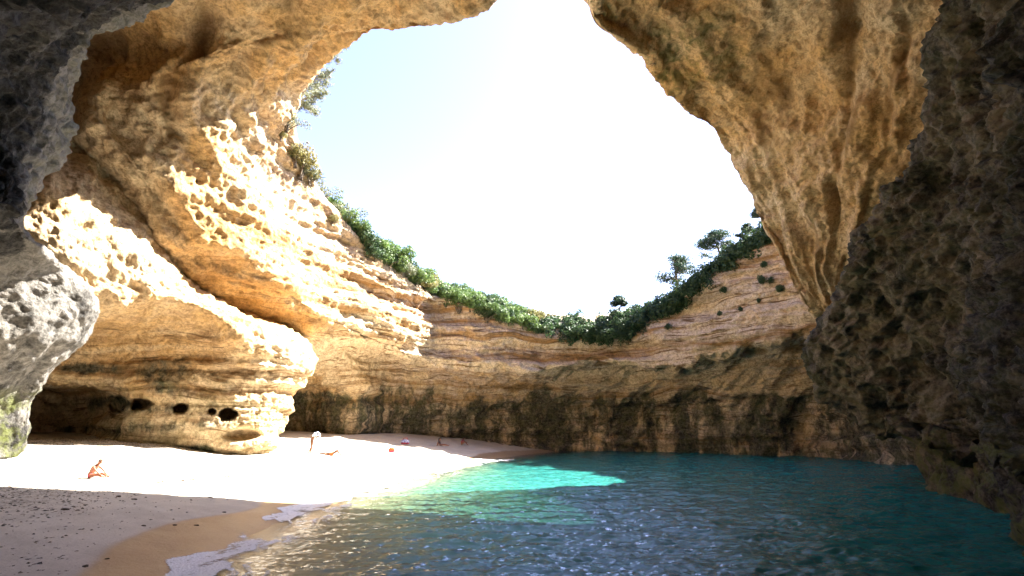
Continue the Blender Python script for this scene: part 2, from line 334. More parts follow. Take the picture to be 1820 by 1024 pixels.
# ------------------------------------------------------------------ rock buttress with the holes (left middle)
E = [
 [(-60, 200, 29), (-60, 300, 26.5), (-60, 420, 26), (-60, 520, 26.5), (-60, 570, 31), (-60, 620, 33), (-60, 680, 35), (-60, 735, 40), (-60, 800, 40)],
 [(50, 215, 27.2), (50, 320, 25.6), (50, 420, 25), (60, 520, 25.5), (60, 570, 29), (60, 620, 31), (60, 690, 31.5), (60, 715, 37), (60, 800, 38)],
 [(140, 250, 27.1), (132, 345, 25.6), (135, 430, 25), (150, 545, 25.6), (150, 580, 29.3), (150, 625, 30.6), (150, 682, 31), (150, 705, 35), (150, 800, 36)],
 [(230, 332, 27.4), (217, 400, 25.9), (220, 470, 25.4), (230, 543, 25.9), (225, 578, 29.2), (222, 620, 30.0), (222, 680, 29.8), (222, 735, 30.3), (215, 790, 31)],
 [(290, 405, 27.9), (286, 455, 26.4), (285, 500, 25.9), (292, 538, 26.3), (290, 575, 28.9), (290, 620, 29.3), (290, 680, 28.9), (290, 730, 29), (290, 803, 29.4)],
 [(338, 485, 28.9), (340, 510, 27.6), (350, 532, 26.9), (368, 556, 26.9), (365, 592, 28.4), (362, 632, 28.6), (365, 690, 28.2), (370, 740, 28.2), (370, 810, 28.4)],
 [(395, 535, 30.6), (412, 548, 28.5), (428, 568, 27.6), (440, 602, 27.2), (440, 630, 27.4), (440, 662, 27.7), (440, 702, 27.8), (440, 748, 27.8), (435, 813, 28)],
 [(470, 560, 31.5), (490, 578, 29.6), (508, 602, 28.5), (515, 632, 28.1), (507, 662, 28.1), (492, 702, 28.1), (480, 742, 28.3), (470, 772, 28.3), (465, 813, 28.5)],
 [(540, 592, 33), (545, 604, 31.5), (552, 626, 30.2), (556, 645, 30), (545, 672, 30), (525, 707, 30), (505, 742, 30), (490, 772, 30), (483, 812, 30)],
 [(550, 600, 37), (550, 615, 36), (545, 640, 35), (538, 655, 35), (522, 680, 34.5), (507, 712, 34.5), (493, 742, 34), (485, 772, 34), (478, 808, 34)],
]
eg, EA, EB = dense([px(*c) for c in E], [30, 34, 34, 34, 34, 34, 34, 34, 24], [20, 26, 30, 26, 26, 28, 28, 28])
lit = sstep(4.3, 2.8, EB)+0.55*sstep(4.6, 6, EA)*sstep(6.2, 4.5, EB)
e2 = displaced(eg, EA, EB, 0.8, 0.12+0.30*sstep(3, 4.2, EB), 0.10+0.20*np.clip(lit, 0, 1), 0.1, (0, 20, 6), seed=31, big=0.35)
dpx = eg-CAM; c_, s_ = math.cos(PITCH), math.sin(PITCH)
eU = 910+F_PX*dpx[..., 0]/(dpx[..., 1]*c_+dpx[..., 2]*s_); eV = 512-F_PX*(-dpx[..., 1]*s_+dpx[..., 2]*c_)/(dpx[..., 1]*c_+dpx[..., 2]*s_)
view = dpx/np.linalg.norm(dpx, axis=-1, keepdims=True)
for (hu, hv, ha, hb, dep) in ((247, 719, 25, 11, 2.2), (320, 726, 14, 9, 1.6), (380, 731, 8, 5, 1.0), (407, 736, 16, 10.5, 1.9), (195, 722, 18, 14, 1.8)):
    wob = 0.75*fbm(eg*1.7, 4, .7)
    r = np.hypot((eU-hu)/ha, (eV-hv)/hb)+wob
    e2 = e2+view*(dep*sstep(1.12, 0.72, r))[..., None]
r = np.hypot((eU-432)/34, (eV-772)/11); e2 = e2+view*(0.8*sstep(1.1, 0.5, r))[..., None]
crustE = np.clip(0.30*sstep(4.0, 4.6, EB)+0.40*sstep(4.9, 5.4, EB)+0.5*perlin(eg*[.3, .3, 1.5]), 0, 1)*(1-0.35*sstep(4.6, 6, EA))
but = link('rock_buttress', grid_mesh('rock_buttress', e2, M['rock'], dict(strata=0.2+0.7*sstep(3.2, 4.4, EB), crust=crustE, moss=0.35*sstep(5, 6.5, EB), grey=0.2+0*EA)))
tag(but, 'pale rock buttress with a row of round holes above the sand', 'rock')

# ------------------------------------------------------------------ near rock pillar at the left
sil = [(-220, 600, 11.5), (-100, 440, 12.5), (-20, 330, 14), (25, 252, 15.5), (55, 178, 17.5), (100, 150, 18.5), (165, 122, 19.5), (235, 138, 20), (300, 100, 20), (370, 60, 19.5), (420, 56, 19.5), (470, 104, 21.5), (520, 150, 22.6), (560, 172, 23.3), (605, 157, 23.8), (650, 112, 24.2), (690, 84, 24.4), (725, 60, 24.5), (760, 54, 24.6), (812, 36, 24.8)]
corner = [560, 420, 318, 240, 150, 100, 66, 50, 46, 36, 20, 40, 85, 110, 100, 60, 36, 20, 12, 0]
A_cols = [[], [], [], [], [], []]
for k, ((v, u, rho), uc) in enumerate(zip(sil, corner)):
    f = k/(len(sil)-1)
    rc = rho-(2.2 if k < 10 else 1.0+0.5*math.sin(k))
    A_cols[0].append(np.array([-16-3*f, 2+8*f, P(uc, v, rc)[2]]))
    A_cols[1].append(P(uc-420, v, rc-2.5+1.5*f))
    A_cols[2].append(P(uc-170, v, rc-1.2+0.6*f))
    A_cols[3].append(P(uc, v, rc))
    A_cols[4].append(P(u, v, rho))
    q = P(u-30, v, rho+3.2); A_cols[5].append(q)
ag, AA, AB = dense(A_cols, [14, 40, 44, 44, 26], [16]*(len(sil)-1))
shade = sstep(11, 9, AB)
a2 = displaced(ag, AA, AB, 0.62+0.5*sstep(11, 9.5, AB), 0.05, 0.10, 0.0, (0, 15, 6), seed=77, big=0.55)
crust_shade_A = np.clip(1.5*sstep(11.0, 9.6, AB+0.8*perlin(ag*.4))*sstep(3.45, 2.9, AA)+0.70+0.10*sstep(14, 16, AB)+0.35*fbm(ag/1.5, 3)-0.12*sstep(3.05, 3.3, AA)*shade, 0, 1)  # mottled weathering, plus shade painted black on the near upper face
pil = link('rock_pillar', grid_mesh('rock_pillar', a2, M['grey_rock'], dict(strata=0*AA, crust=crust_shade_A, moss=0.9*sstep(15.6, 17, AB)+0.3*sstep(3.2, 3.8, AA)*shade, grey=0.6+0*AA)))
tag(pil, 'rough grey rock pillar, shaded black above and green at its foot, left of the beach', 'rock')

# ------------------------------------------------------------------ near dark rock at the right
silI = [(-260, 1780, 16.0), (-120, 1720, 17), (0, 1684, 18), (80, 1655, 19), (150, 1640, 19.6), (220, 1618, 20.3), (300, 1596, 21.2), (340, 1560, 22), (385, 1548, 22.7), (425, 1512, 23.8), (470, 1508, 24.6), (520, 1485, 25.8), (560, 1466, 26.8), (605, 1434, 27.8), (650, 1437, 28.3), (695, 1456, 28.6), (735, 1500, 28.8), (775, 1560, 28.5), (806, 1612, 27.5), (850, 1648, 25.5)]
I_cols = [[], [], [], [], [], [], []]
for k, (v, u, rho) in enumerate(silI):
    f = k/(len(silI)-1); zt = P(u, v, rho)[2]
    I_cols[0].append(P(u+60, v, rho+5))
    I_cols[1].append(P(u, v, rho))
    low = sstep(14.5, 19, k)
    I_cols[2].append(P(u+95, v+4*low, rho-2.2-2.0*low))
    I_cols[3].append(P(u+230-90*low, v+10*low+70*max(0, low-.6), rho-5.0-2.0*low))
    d = P(1900, v+130*max(0, low-.3), 14.5-1.2*f); I_cols[4].append(d)
    I_cols[5].append(np.array([11.0, 3.5, d[2]])); I_cols[6].append(np.array([12.5, -9, d[2]]))
for c in I_cols: c[-1] = np.array([c[-1][0], c[-1][1], -4.0]); 
ig, IA, IB = dense(I_cols, [22, 44, 46, 46, 26, 14], [17]*(len(silI)-1))
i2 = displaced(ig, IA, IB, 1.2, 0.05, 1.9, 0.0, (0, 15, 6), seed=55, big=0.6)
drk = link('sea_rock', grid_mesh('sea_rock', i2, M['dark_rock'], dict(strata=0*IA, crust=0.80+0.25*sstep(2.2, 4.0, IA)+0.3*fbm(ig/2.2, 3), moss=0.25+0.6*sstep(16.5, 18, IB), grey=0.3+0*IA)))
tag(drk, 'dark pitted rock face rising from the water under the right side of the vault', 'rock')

# ------------------------------------------------------------------ sand and water
shore = np.array([(-4.6, -30), (-4.6, 2), (-5.2, 7), (-5.6, 9.8), (-6.0, 13.5), (-6.6, 17.5), (-6.1, 20), (-5.1, 25.6), (-3.8, 32.5), (-1.9, 37.5), (2.0, 45.0), (6.2, 51), (12, 56), (14, 80)], float)
def shore_x(y): return np.interp(y, shore[:, 1], shore[:, 0])
def beach_z(x, y):
    x = np.asarray(x, float); y = np.asarray(y, float)
    p = np.stack([x, y, 0*x], -1)
    dx = shore_x(y)-x+0.45*fbm(p/5.0+3, 2)+0.12*fbm(p/1.1, 2)
    up = 0.15*np.minimum(dx, 11)+0.05*np.maximum(dx-11, 0)
    up = up-0.035*np.sin(np.clip(dx, 0, 5)/5*math.pi)*1.0
    dn = 3.6*(1-np.exp(0.06*np.minimum(dx, 0)))*-1
    z = np.where(dx > 0, np.minimum(up, 2.6), dn)
    return z+0.025*fbm(p/0.55, 3)*sstep(0.5, 4, dx)+0.07*fbm(p/2, 2)*sstep(3, 6, dx)+0.035*fbm(p/.9+5, 2)*sstep(2.5, 5, dx)
_T = np.exp(np.linspace(math.log(0.004), math.log(0.09), 1500))
def ground(u, v):                                             # where a photo pixel meets the sand
    q = CAM+raydir(u, v)*_T[:, None]
    hit = np.where(q[:, 2] <= np.maximum(beach_z(q[:, 0], q[:, 1]), 0))[0]
    return q[hit[0] if len(hit) else -1].copy()
xs = np.concatenate([np.linspace(-45, -24, 22)[:-1], np.linspace(-24, 2, 300)[:-1], np.linspace(2, 45, 60)])
ys = np.concatenate([np.linspace(-25, 5, 20)[:-1], 5+np.cumsum(np.linspace(0.05, 0.22, 260)), np.linspace(41, 75, 60)])
X, Y = np.meshgrid(xs, ys, indexing='ij')
Z = beach_z(X, Y)
DX = shore_x(Y)-X+0.45*fbm(np.stack([X, Y, 0*X], -1)/5.0+3, 2)
wetline = 1.75+0.45*np.sin(Y*0.62+0.6)+0.5*fbm(np.stack([X*.2, Y*.35, 0*X], -1)+8, 2)
wet = sstep(wetline+0.12, wetline-0.12, DX)
t = NT('beach_sand'); p = t.pos()
n1 = t.noise(p, 1.2, 6, 0.6); n2 = t.noise(p, 26, 4, 0.75); n3 = t.noise(p, 8, 5, 0.7)
dry = t.mix(t.ramp(n1, 0.35, 0.65), (0.50, 0.45, 0.375), (0.58, 0.525, 0.44))
dry = t.mix(t.math('MULTIPLY', t.ramp(n2, 0.56, 0.68), 0.5), dry, (0.20, 0.17, 0.14))
gv = t.math('MULTIPLY', t.attr('gravel'), t.ramp(n3, 0.44, 0.58))
dry = t.mix(t.math('MULTIPLY', gv, 0.62), dry, (0.17, 0.15, 0.125))
wc = t.mix(t.ramp(n1, 0.35, 0.65), (0.33, 0.22, 0.125), (0.38, 0.265, 0.155))
c = t.mix(t.attr('wet'), dry, wc)
t.l.new(c, t.b.inputs['Base Color'])
rgh = t.math('MULTIPLY_ADD', t.attr('wet'), -0.55, 0.95); t.l.new(rgh, t.b.inputs['Roughness'])
t.l.new(t.bump(t.math('ADD', n2, t.math('MULTIPLY', n3, 2.0)), 0.35, 0.03), t.b.inputs['Normal'])
M['sand'] = t.m
P3 = np.stack([X, Y, 0*X], -1)
gravel = np.clip(sstep(4.0, 7.0, DX+1.3*fbm(P3/3, 3))*sstep(30, 20, Y)*1.0+0.25*sstep(3, 6, DX), 0, 1)
sand = link('sandy_beach', grid_mesh('sandy_beach', np.stack([X, Y, Z], -1), M['sand'], dict(wet=wet, gravel=gravel)))
tag(sand, 'pale sand beach sloping into the water', None, None, 'structure')

wx = np.concatenate([np.linspace(-10, 26, 560)[:-1], np.linspace(26, 46, 40)])
wy = np.concatenate([np.linspace(-22, 5, 30)[:-1], 5+np.cumsum(np.linspace(0.03, 0.115, 640)), np.linspace(51.6, 66, 40)])
X, Y = np.meshgrid(wx, wy, indexing='ij')
Zb = beach_z(X, Y); dep = np.maximum(0.0, -Zb)
calm = sstep(0.02, 0.9, dep)
def waves(X, Y):
    rot = lambda a, sx, sy, o: np.stack([(X*math.cos(a)+Y*math.sin(a))*sx, (-X*math.sin(a)+Y*math.cos(a))*sy, 0*X+o], -1)
    wv = 0.05*perlin(rot(.30, .12, .34, 2.2))
    wv = wv+0.050*perlin(rot(.42, .42, 1.05, 7.1))+0.075*perlin(rot(.1, .95, 2.2, 3.3))
    return wv+0.085*fbm(rot(.25, 2.2, 4.4, 9.7), 3, .6, ridged=True)+0.012*perlin(rot(.2, 4, 7, 1.1))
Wz = waves(X, Y)*calm+0.012
DXw = shore_x(Y)-X
t = NT('sea_water'); p = t.pos(); d = t.attr('depth')
def expd(k): return t.math('POWER', math.e, t.math('MULTIPLY', d, -k))
tint = t.new('ShaderNodeCombineColor'); t.l.new(expd(1.0), tint.inputs[0]); t.l.new(expd(.24), tint.inputs[1]); t.l.new(expd(.27), tint.inputs[2])
tr = t.new('ShaderNodeBsdfTransparent'); t.l.new(tint.outputs[0], tr.inputs['Color'])
df = t.new('ShaderNodeBsdfDiffuse'); df.inputs['Color'].default_value = (0.028, 0.195, 0.175, 1)
mx = t.new('ShaderNodeMixShader'); t.l.new(t.math('SUBTRACT', 1.0, expd(0.65)), mx.inputs[0]); t.l.new(tr.outputs[0], mx.inputs[1]); t.l.new(df.outputs[0], mx.inputs[2])
h = t.math('ADD', t.noise(t.scale(p, (1.0, 2.0, 1)), 3.2, 5, 0.6, 0.4), t.math('MULTIPLY', t.noise(p, 12, 3, 0.6), 0.25))
bn = t.bump(h, 0.6, 0.06)
gl = t.new('ShaderNodeBsdfGlossy'); gl.inputs['Roughness'].default_value = 0.06; t.l.new(bn, gl.inputs['Normal'])
fr = t.new('ShaderNodeFresnel'); fr.inputs['IOR'].default_value = 1.30; t.l.new(bn, fr.inputs['Normal'])
m2 = t.new('ShaderNodeMixShader'); t.l.new(fr.outputs[0], m2.inputs[0]); t.l.new(mx.outputs[0], m2.inputs[1]); t.l.new(gl.outputs[0], m2.inputs[2])
t.l.new(m2.outputs[0], t.out.inputs['Surface']); M['water'] = t.m
water = link('sea_water', grid_mesh('sea_water', np.stack([X, Y, Wz], -1), M['water'], dict(depth=dep)))
tag(water, 'rippled turquoise sea water filling the cave floor', None, None, 'structure')

# ------------------------------------------------------------------ foam on the water's edge
fy = 6+np.cumsum(np.linspace(0.03, 0.085, 560)); fo = np.linspace(-2.6, 1.6, 120)
FO, FY = np.meshgrid(fo, fy, indexing='ij'); FX = shore_x(FY)+FO*(1+0.012*(FY-6))
FZ0 = beach_z(FX, FY); FZ = np.maximum(FZ0, waves(FX, FY)*sstep(0.02, 0.9, np.maximum(0, -FZ0))+0.012)+0.010
fp = np.stack([FX, FY, 0*FX], -1)
front = 0.45*fbm(np.stack([FY*.35, 0*FY, 0*FY+4], -1), 2)+0.55*fbm(np.stack([FY*.9, 0*FY, 0*FY], -1), 2)+0.32
dd = -FO-front                                               # positive up the sand
lane = np.where(dd < 0, sstep(-1.3-0.7*fbm(fp*.7+3, 2), -0.15, dd), sstep(0.16, 0.0, dd))
patch = sstep(-0.25, 0.12, fbm(fp*np.array([.55, .33, 1])+21, 3))
streaks = 0.62*sstep(.10, .22, perlin(np.stack([FY*.28, dd*3.2+1.2*fbm(fp*.5, 2), 0*FY+3], -1)))*sstep(-2.5, -1.2, dd)*sstep(.1, -.1, dd)
lace = streaks+sstep(-2.2, -0.8, dd)*sstep(0.05, -.1, dd)*sstep(0.0, 0.35, fbm(fp*np.array([1.2, .6, 1])+61, 3))*0.75
dens = np.clip(lane*(0.25+0.75*patch)+lace, 0, 1)
t = NT('sea_foam'); p = t.pos()
fn = t.noise(p, 11, 8, 0.82); vo = t.vor(p, 20)
a = t.ramp(t.math('ADD', t.math('MULTIPLY_ADD', t.attr('foam'), 0.60, -0.42), t.math('ADD', t.math('MULTIPLY', fn, 1.5), t.math('MULTIPLY', t.noise(p, 4.5, 4, .7), 0.55))), 0.86, 1.16)
t.b.inputs['Base Color'].default_value = (0.92, 0.94, 0.97, 1); t.b.inputs['Roughness'].default_value = 0.8
t.l.new(t.math('MULTIPLY', a, 0.95), t.b.inputs['Alpha']); t.l.new(t.bump(t.math('ADD', fn, vo), 0.6, 0.03), t.b.inputs['Normal'])
M['foam'] = t.m
foam = link('sea_foam', grid_mesh('sea_foam', np.stack([FX, FY, FZ], -1), M['foam'], dict(foam=dens)))
tag(foam, 'white lacy foam along the edge of the sand', 'foam', None, 'stuff')

# ------------------------------------------------------------------ pebbles and scraps on the sand
OCT = np.array([(1, 0, 0), (0, 1, 0), (-1, 0, 0), (0, -1, 0), (0, 0, 1), (0, 0, -.6)], float)
OCF = np.array([(0, 1, 4), (1, 2, 4), (2, 3, 4), (3, 0, 4), (1, 0, 5), (2, 1, 5), (3, 2, 5), (0, 3, 5)])
def pebble_mass(n):
    m = n*6; y = RNG.uniform(6.5, 34, m); x = shore_x(y)-RNG.uniform(2.2, 16, m)
    g_ = sstep(3.0, 7.0, shore_x(y)-x+2*fbm(np.stack([x/3, y/3, 0*x], -1), 2))
    keep = (RNG.random(m) < 0.06+0.94*g_) & ((y < 16) | (RNG.random(m) > .25)); x = x[keep][:n]; y = y[keep][:n]; n = len(x)
    r_ = 0.012+0.032*RNG.random(n)**3; ang = RNG.uniform(0, 6.3, n)[:, None]; c, s_ = np.cos(ang), np.sin(ang)
    v_ = OCT[None]*r_[:, None, None]*np.array([1.3, 1, .55])*(1+.15*RNG.normal(size=(n, 6, 3)))
    V = np.stack([v_[..., 0]*c-v_[..., 1]*s_+x[:, None], v_[..., 0]*s_+v_[..., 1]*c+y[:, None], v_[..., 2]+beach_z(x, y)[:, None]], -1)
    return raw_mesh('pebbles', V.reshape(-1, 3), (OCF[None]+6*np.arange(n)[:, None, None]).reshape(-1, 3))
def plain(name, a, b=None, sc=4.0, rough=0.8, sss=None):
    t = NT(name)
    if b is None: t.b.inputs['Base Color'].default_value = (*a, 1)
    else: t.l.new(t.mix(t.ramp(t.noise(t.obj(), sc, 5, 0.65), 0.38, 0.62), a, b), t.b.inputs['Base Color'])
    t.b.inputs['Roughness'].default_value = rough
    return t.m
t = NT('pebble_stone'); p = t.pos()
t.l.new(t.mix(t.ramp(t.noise(p, 9, 2, .5), 0.35, 0.65), (0.05, 0.042, 0.034), (0.30, 0.255, 0.205)), t.b.inputs['Base Color']); t.b.inputs['Roughness'].default_value = 0.85
M['pebble'] = t.m
peb = pebble_mass(30000); peb.materials.append(M['pebble'])
tag(link('pebbles', peb), 'small grey pebbles strewn over the upper beach', 'pebbles', None, 'stuff')

M['weed'] = plain('dried_seaweed', (0.025, 0.014, 0.007), (0.075, 0.043, 0.02), 14, 0.85)
def scrap_mesh(seed, kind):
    r = np.random.default_rng(seed); bm = bmesh.new()
    if kind == 'lump':
        bmesh.ops.create_icosphere(bm, subdivisions=2, radius=1)
        for v in bm.verts:
            n = float(perlin(np.array(v.co)*1.6+seed*3)); v.co *= 1+.55*n; v.co.z *= .42; v.co.x *= 1.35
    strands = 3 if kind == 'lump' else 7
    for k in range(strands):
        a = r.uniform(0, 6.28); q = np.array([r.normal()*.3, r.normal()*.3, .08]); L = r.uniform(.9, 1.9); prev = None
        for j in range(7):
            f = j/6; wd = .075*(1-f*.7); a += r.normal()*.45
            q = q+np.array([math.cos(a), math.sin(a), 0])*L/6; z = .06+.12*math.sin(f*3.1)*r.random()
            side = np.array([-math.sin(a), math.cos(a), 0])*wd
            cur = [bm.verts.new((*(q-side)[:2], z)), bm.verts.new((*q[:2], z+.11)), bm.verts.new((*(q+side)[:2], z))]
            if prev:
                for i in range(2): bm.faces.new((prev[i], cur[i], cur[i+1], prev[i+1]))
                bm.faces.new((prev[2], cur[2], cur[0], prev[0]))
            prev = cur
    me = bpy.data.meshes.new('seaweed'); bm.to_mesh(me); bm.free(); me.materials.append(M['weed']); return me
lumps = [scrap_mesh(k, 'lump') for k in range(4)]; strings = [scrap_mesh(20+k, 'string') for k in range(4)]
def on_sand(name, me, u, v, size, rz=None, dz=0.0):
    q = ground(u, v); q[2] = beach_z(q[0], q[1])+dz
    o = link(name, me, None, q, (0, 0, random.uniform(0, 6.3) if rz is None else rz), (size,)*3); return o
big = [(152, 1007, .075, 'reddish brown lump of seaweed lying alone low on the shaded sand'), (190, 994, .05, 'small flat scrap of seaweed just up the sand from the reddish lump'),
       (65, 1003, .085, 'tangled dark seaweed with trailing ends near the bottom left of the sand'), (138, 980, .055, 'little knot of seaweed with a thin stringy tail on bare sand'),
       (114, 906, .10, 'large rust brown seaweed clump at the edge of the gravel'), (210, 883, .11, 'black seaweed clump half way up the gravel band'),
       (238, 888, .10, 'broad brown seaweed clump beside the black one'), (373, 884, .085, 'dark seaweed lump near the top of the wet sand edge'),
       (398, 911, .07, 'lone dark scrap of seaweed out on the wet sand'), (310, 934, .07, 'small upright knot of seaweed on smooth sand'),
       (349, 934, .075, 'seaweed scrap with a long thin strand beside the wet sand'), (146, 941, .075, 'dark forked piece of seaweed in the middle of the grey sand'),
       (255, 935, .07, 'pale brown flat seaweed scrap on the smooth sand')]
for k, (u, v, sz, lab) in enumerate(big):
    tag(on_sand('seaweed_clump', lumps[k % 4] if k not in (2, 3, 11) else strings[k % 4], u, v, sz*0.62), lab, 'seaweed', 'clumps of seaweed washed onto the shaded sand')
def strand_mass(name, spots, label):
    vs, fs, off = [], [], 0; out = bmesh.new()
    for (u, v, sz) in spots:
        q = ground(u, v); me = random.choice(strings); tm = bmesh.new(); tm.from_mesh(me)
        tm.transform(Matrix.Translation((q[0], q[1], float(beach_z(q[0], q[1])))) @ Matrix.Rotation(random.uniform(0, 6.3), 4, 'Z') @ Matrix.Scale(sz, 4))
        tmp = bpy.data.meshes.new('tmp'); tm.to_mesh(tmp); tm.free(); out.from_mesh(tmp); bpy.data.meshes.remove(tmp)
    me = bpy.data.meshes.new(name); out.to_mesh(me); out.free(); me.materials.append(M['weed'])
    tag(link(name, me), label, 'seaweed', None, 'stuff')
sp = []
for k in range(70):
    u = random.uniform(5, 300); v = 868+random.random()*154
    if u > 70+(1010-v)*1.6: u *= .4
    sp.append((u, v, random.uniform(.014, .03)))
for k in range(70):
    f = random.random(); sp.append((8+f*255+random.gauss(0, 10), 925-f*58+random.gauss(0, 6), random.uniform(.015, .032)))
strand_mass('seaweed_strands', sp, 'thin dark strands of dried seaweed over the shaded sand and gravel')
strand_mass('tide_line', [(u, 860-(u-250)*0.066+random.gauss(0, 4), random.uniform(.06, .12)) for u in np.random.default_rng(4).uniform(250, 660, 95)], 'broken line of brown seaweed strands across the sunlit sand')

# ------------------------------------------------------------------ plants
def leaf_mat(name, a, b, c):
    t = NT(name); p = t.pos()
    inf = t.new('ShaderNodeObjectInfo').outputs['Random']
    k = t.math('ADD', t.math('MULTIPLY', t.noise(p, 1.7, 4, 0.6), 0.8), t.math('MULTIPLY', t.attr('leafvar'), 0.5))
    col = t.mix(t.ramp(k, 0.38, 0.9), a, b)
    col = t.mix(t.math('MULTIPLY', inf, 0.5), col, c)
    t.l.new(col, t.b.inputs['Base Color']); t.b.inputs['Roughness'].default_value = 0.55
    tl = t.new('ShaderNodeBsdfTranslucent'); t.l.new(col, tl.inputs['Color'])
    m = t.new('ShaderNodeMixShader'); m.inputs[0].default_value = 0.38
    t.l.new(t.b.outputs[0], m.inputs[1]); t.l.new(tl.outputs[0], m.inputs[2]); t.l.new(m.outputs[0], t.out.inputs['Surface'])
    return t.m
M['leaf_green'] = leaf_mat('bush_leaf', (0.065, 0.12, 0.032), (0.16, 0.22, 0.05), (0.085, 0.16, 0.05))
M['leaf_dark'] = leaf_mat('dark_bush_leaf', (0.026, 0.060, 0.025), (0.070, 0.115, 0.036), (0.036, 0.078, 0.034))
M['leaf_olive'] = leaf_mat('olive_leaf', (0.12, 0.14, 0.08), (0.20, 0.215, 0.12), (0.10, 0.11, 0.06))
M['leaf_yellow'] = leaf_mat('dry_grass_leaf', (0.15, 0.14, 0.045), (0.24, 0.21, 0.08), (0.18, 0.17, 0.06))
M['pine'] = leaf_mat('pine_needle', (0.018, 0.042, 0.026), (0.045, 0.075, 0.035), (0.022, 0.05, 0.03))
M['bark'] = plain('bark', (0.10, 0.075, 0.05), (0.19, 0.15, 0.11), 9, 0.9)
def leaf_cloud(name, blobs, n, size, seed, mat, fill=0.35, long=1.7):
    r = np.random.default_rng(seed); blobs = np.array(blobs, float)       # rows: x y z rx ry rz
    wgt = blobs[:, 3]*blobs[:, 4]+blobs[:, 3]*blobs[:, 5]; k = r.choice(len(blobs), n, p=wgt/wgt.sum())
    d = r.normal(size=(n, 3)); d /= np.linalg.norm(d, axis=1)[:, None]
    rad = 1-fill*r.random(n)**1.3; rad *= 1+0.20*perlin(d*2.3+k[:, None]*3.1+seed)
    c = blobs[k, :3]+d*rad[:, None]*blobs[k, 3:]
    nn = d+r.normal(size=(n, 3))*.75; nn /= np.linalg.norm(nn, axis=1)[:, None]
    a = np.cross(nn, r.normal(size=(n, 3))); a /= np.linalg.norm(a, axis=1)[:, None]; b = np.cross(nn, a)
    s = size*r.uniform(.6, 1.25, n)[:, None]
    V = np.stack([c-a*s*long/2, c+b*s/2, c+a*s*long/2, c-b*s/2], 1).reshape(-1, 3)
    me = raw_mesh(name, V, np.arange(4*n).reshape(n, 4))
    at = me.attributes.new('leafvar', 'FLOAT', 'POINT'); at.data.foreach_set('value', np.repeat(r.random(n), 4).astype(np.float32))
    me.materials.append(mat); return me
def tube_mesh(name, paths, mat, sides=6):                     # paths: lists of (x,y,z,r)
    bm = bmesh.new()
    for path in paths:
        pts = [Vector(q[:3]) for q in path]; prev = None
        for i, q in enumerate(path):
            tdir = (pts[min(i+1, len(pts)-1)]-pts[max(i-1, 0)]).normalized()
            a = tdir.orthogonal().normalized(); b = tdir.cross(a)
            ring = [bm.verts.new(pts[i]+(a*math.cos(x)+b*math.sin(x))*q[3]) for x in [2*math.pi*j/sides for j in range(sides)]]
            if prev:
                best = min(range(sides), key=lambda o: (prev[0].co-ring[o].co).length); ring = ring[best:]+ring[:best]
                for j in range(sides): bm.faces.new((prev[j], prev[(j+1) % sides], ring[(j+1) % sides], ring[j]))
            prev = ring
        bm.faces.new(prev)
    bmesh.ops.recalc_face_normals(bm, faces=bm.faces)
    me = bpy.data.meshes.new(name); bm.to_mesh(me); bm.free(); me.materials.append(mat)
    for pl in me.polygons: pl.use_smooth = True
    return me
def bush_kit(seed, mat, leaf=0.072, n=3000, flat=.72):
    r = np.random.default_rng(seed)
    bl = [(0, 0, .42, .62, .62, .5)]+[(r.normal()*.42, r.normal()*.42, .22+.5*r.random()*flat, .28+.2*r.random(), .28+.2*r.random(), .24+.18*r.random()) for _ in range(9)]
    st = tube_mesh('stems', [[(r.normal()*.05, r.normal()*.05, -.5, .05), (x*.4, y*.4, .1, .035), (x*.8, y*.8, z*.9, .012)] for x, y, z in [b[:3] for b in bl]], M['bark'], 5)
    return leaf_cloud('foliage', bl, n, leaf, seed, mat), st
kits_g = [bush_kit(100+k, M['leaf_green']) for k in range(4)]
kits_d = [bush_kit(120+k, M['leaf_dark']) for k in range(4)]
kits_o = [bush_kit(140+k, M['leaf_olive'], .065, 2000) for k in range(2)]
kits_y = [bush_kit(150+k, M['leaf_yellow'], .07, 2100) for k in range(2)]
def plant(name, kit, loc, size, label, cat, group=None, flat=1.0, rz=None):
    o = link(name, kit[0], None, loc, (random.uniform(-.15, .15), random.uniform(-.15, .15), random.uniform(0, 6.3) if rz is None else rz), (size, size, size*flat))
    link('stems', kit[1], o); return tag(o, label, cat, group)
def shell_pt(c, r):
    c0 = np.interp(c, CA[:, 0], np.arange(CA.shape[0])); r0 = np.interp(r, RA[0], np.arange(RA.shape[1]))
    i, j = int(c0), int(r0); i = min(i, CA.shape[0]-2); j = min(j, RA.shape[1]-2); a, b = c0-i, r0-j
    G = SHELLG; return (G[i, j]*(1-a)+G[i+1, j]*a)*(1-b)+(G[i, j+1]*(1-a)+G[i+1, j+1]*a)*b
ORD = 'first second third fourth fifth sixth seventh eighth ninth tenth eleventh twelfth thirteenth fourteenth fifteenth sixteenth seventeenth eighteenth nineteenth twentieth'.split()
ORD += ['twenty-'+o for o in ORD[:9]]+['thirtieth']
zones = [
 (8.0, 10.8, kits_g+kits_g+kits_y[:1]+kits_d[:1], (1.0, 1.6), ((2.12, 'bright green bush on the back cliff edge', 'bushes at the cliff edge of the back rim'), (1.86, 'rounded green bush behind the back cliff edge', 'bushes just behind the edge of the back rim'), (1.45, 'green bush on the slope above the back cliff', 'bushes on the slope behind the back rim'), (1.1, 'bush on the skyline above the back cliff', 'bushes on the skyline of the back rim')), 'counted right from the promontory'),
 (11.1, 13.0, kits_g+kits_d[:2]+kits_o[:1], (1.15, 1.75), ((1.98, 'leafy bush fronting the clump on the promontory', 'bushes at the front of the promontory clump'), (1.75, 'tall bush mid clump on the promontory', 'bushes in the middle of the promontory clump'), (1.4, 'bush at the back of the promontory clump', 'bushes at the back of the promontory clump')), 'counted from its right end')]
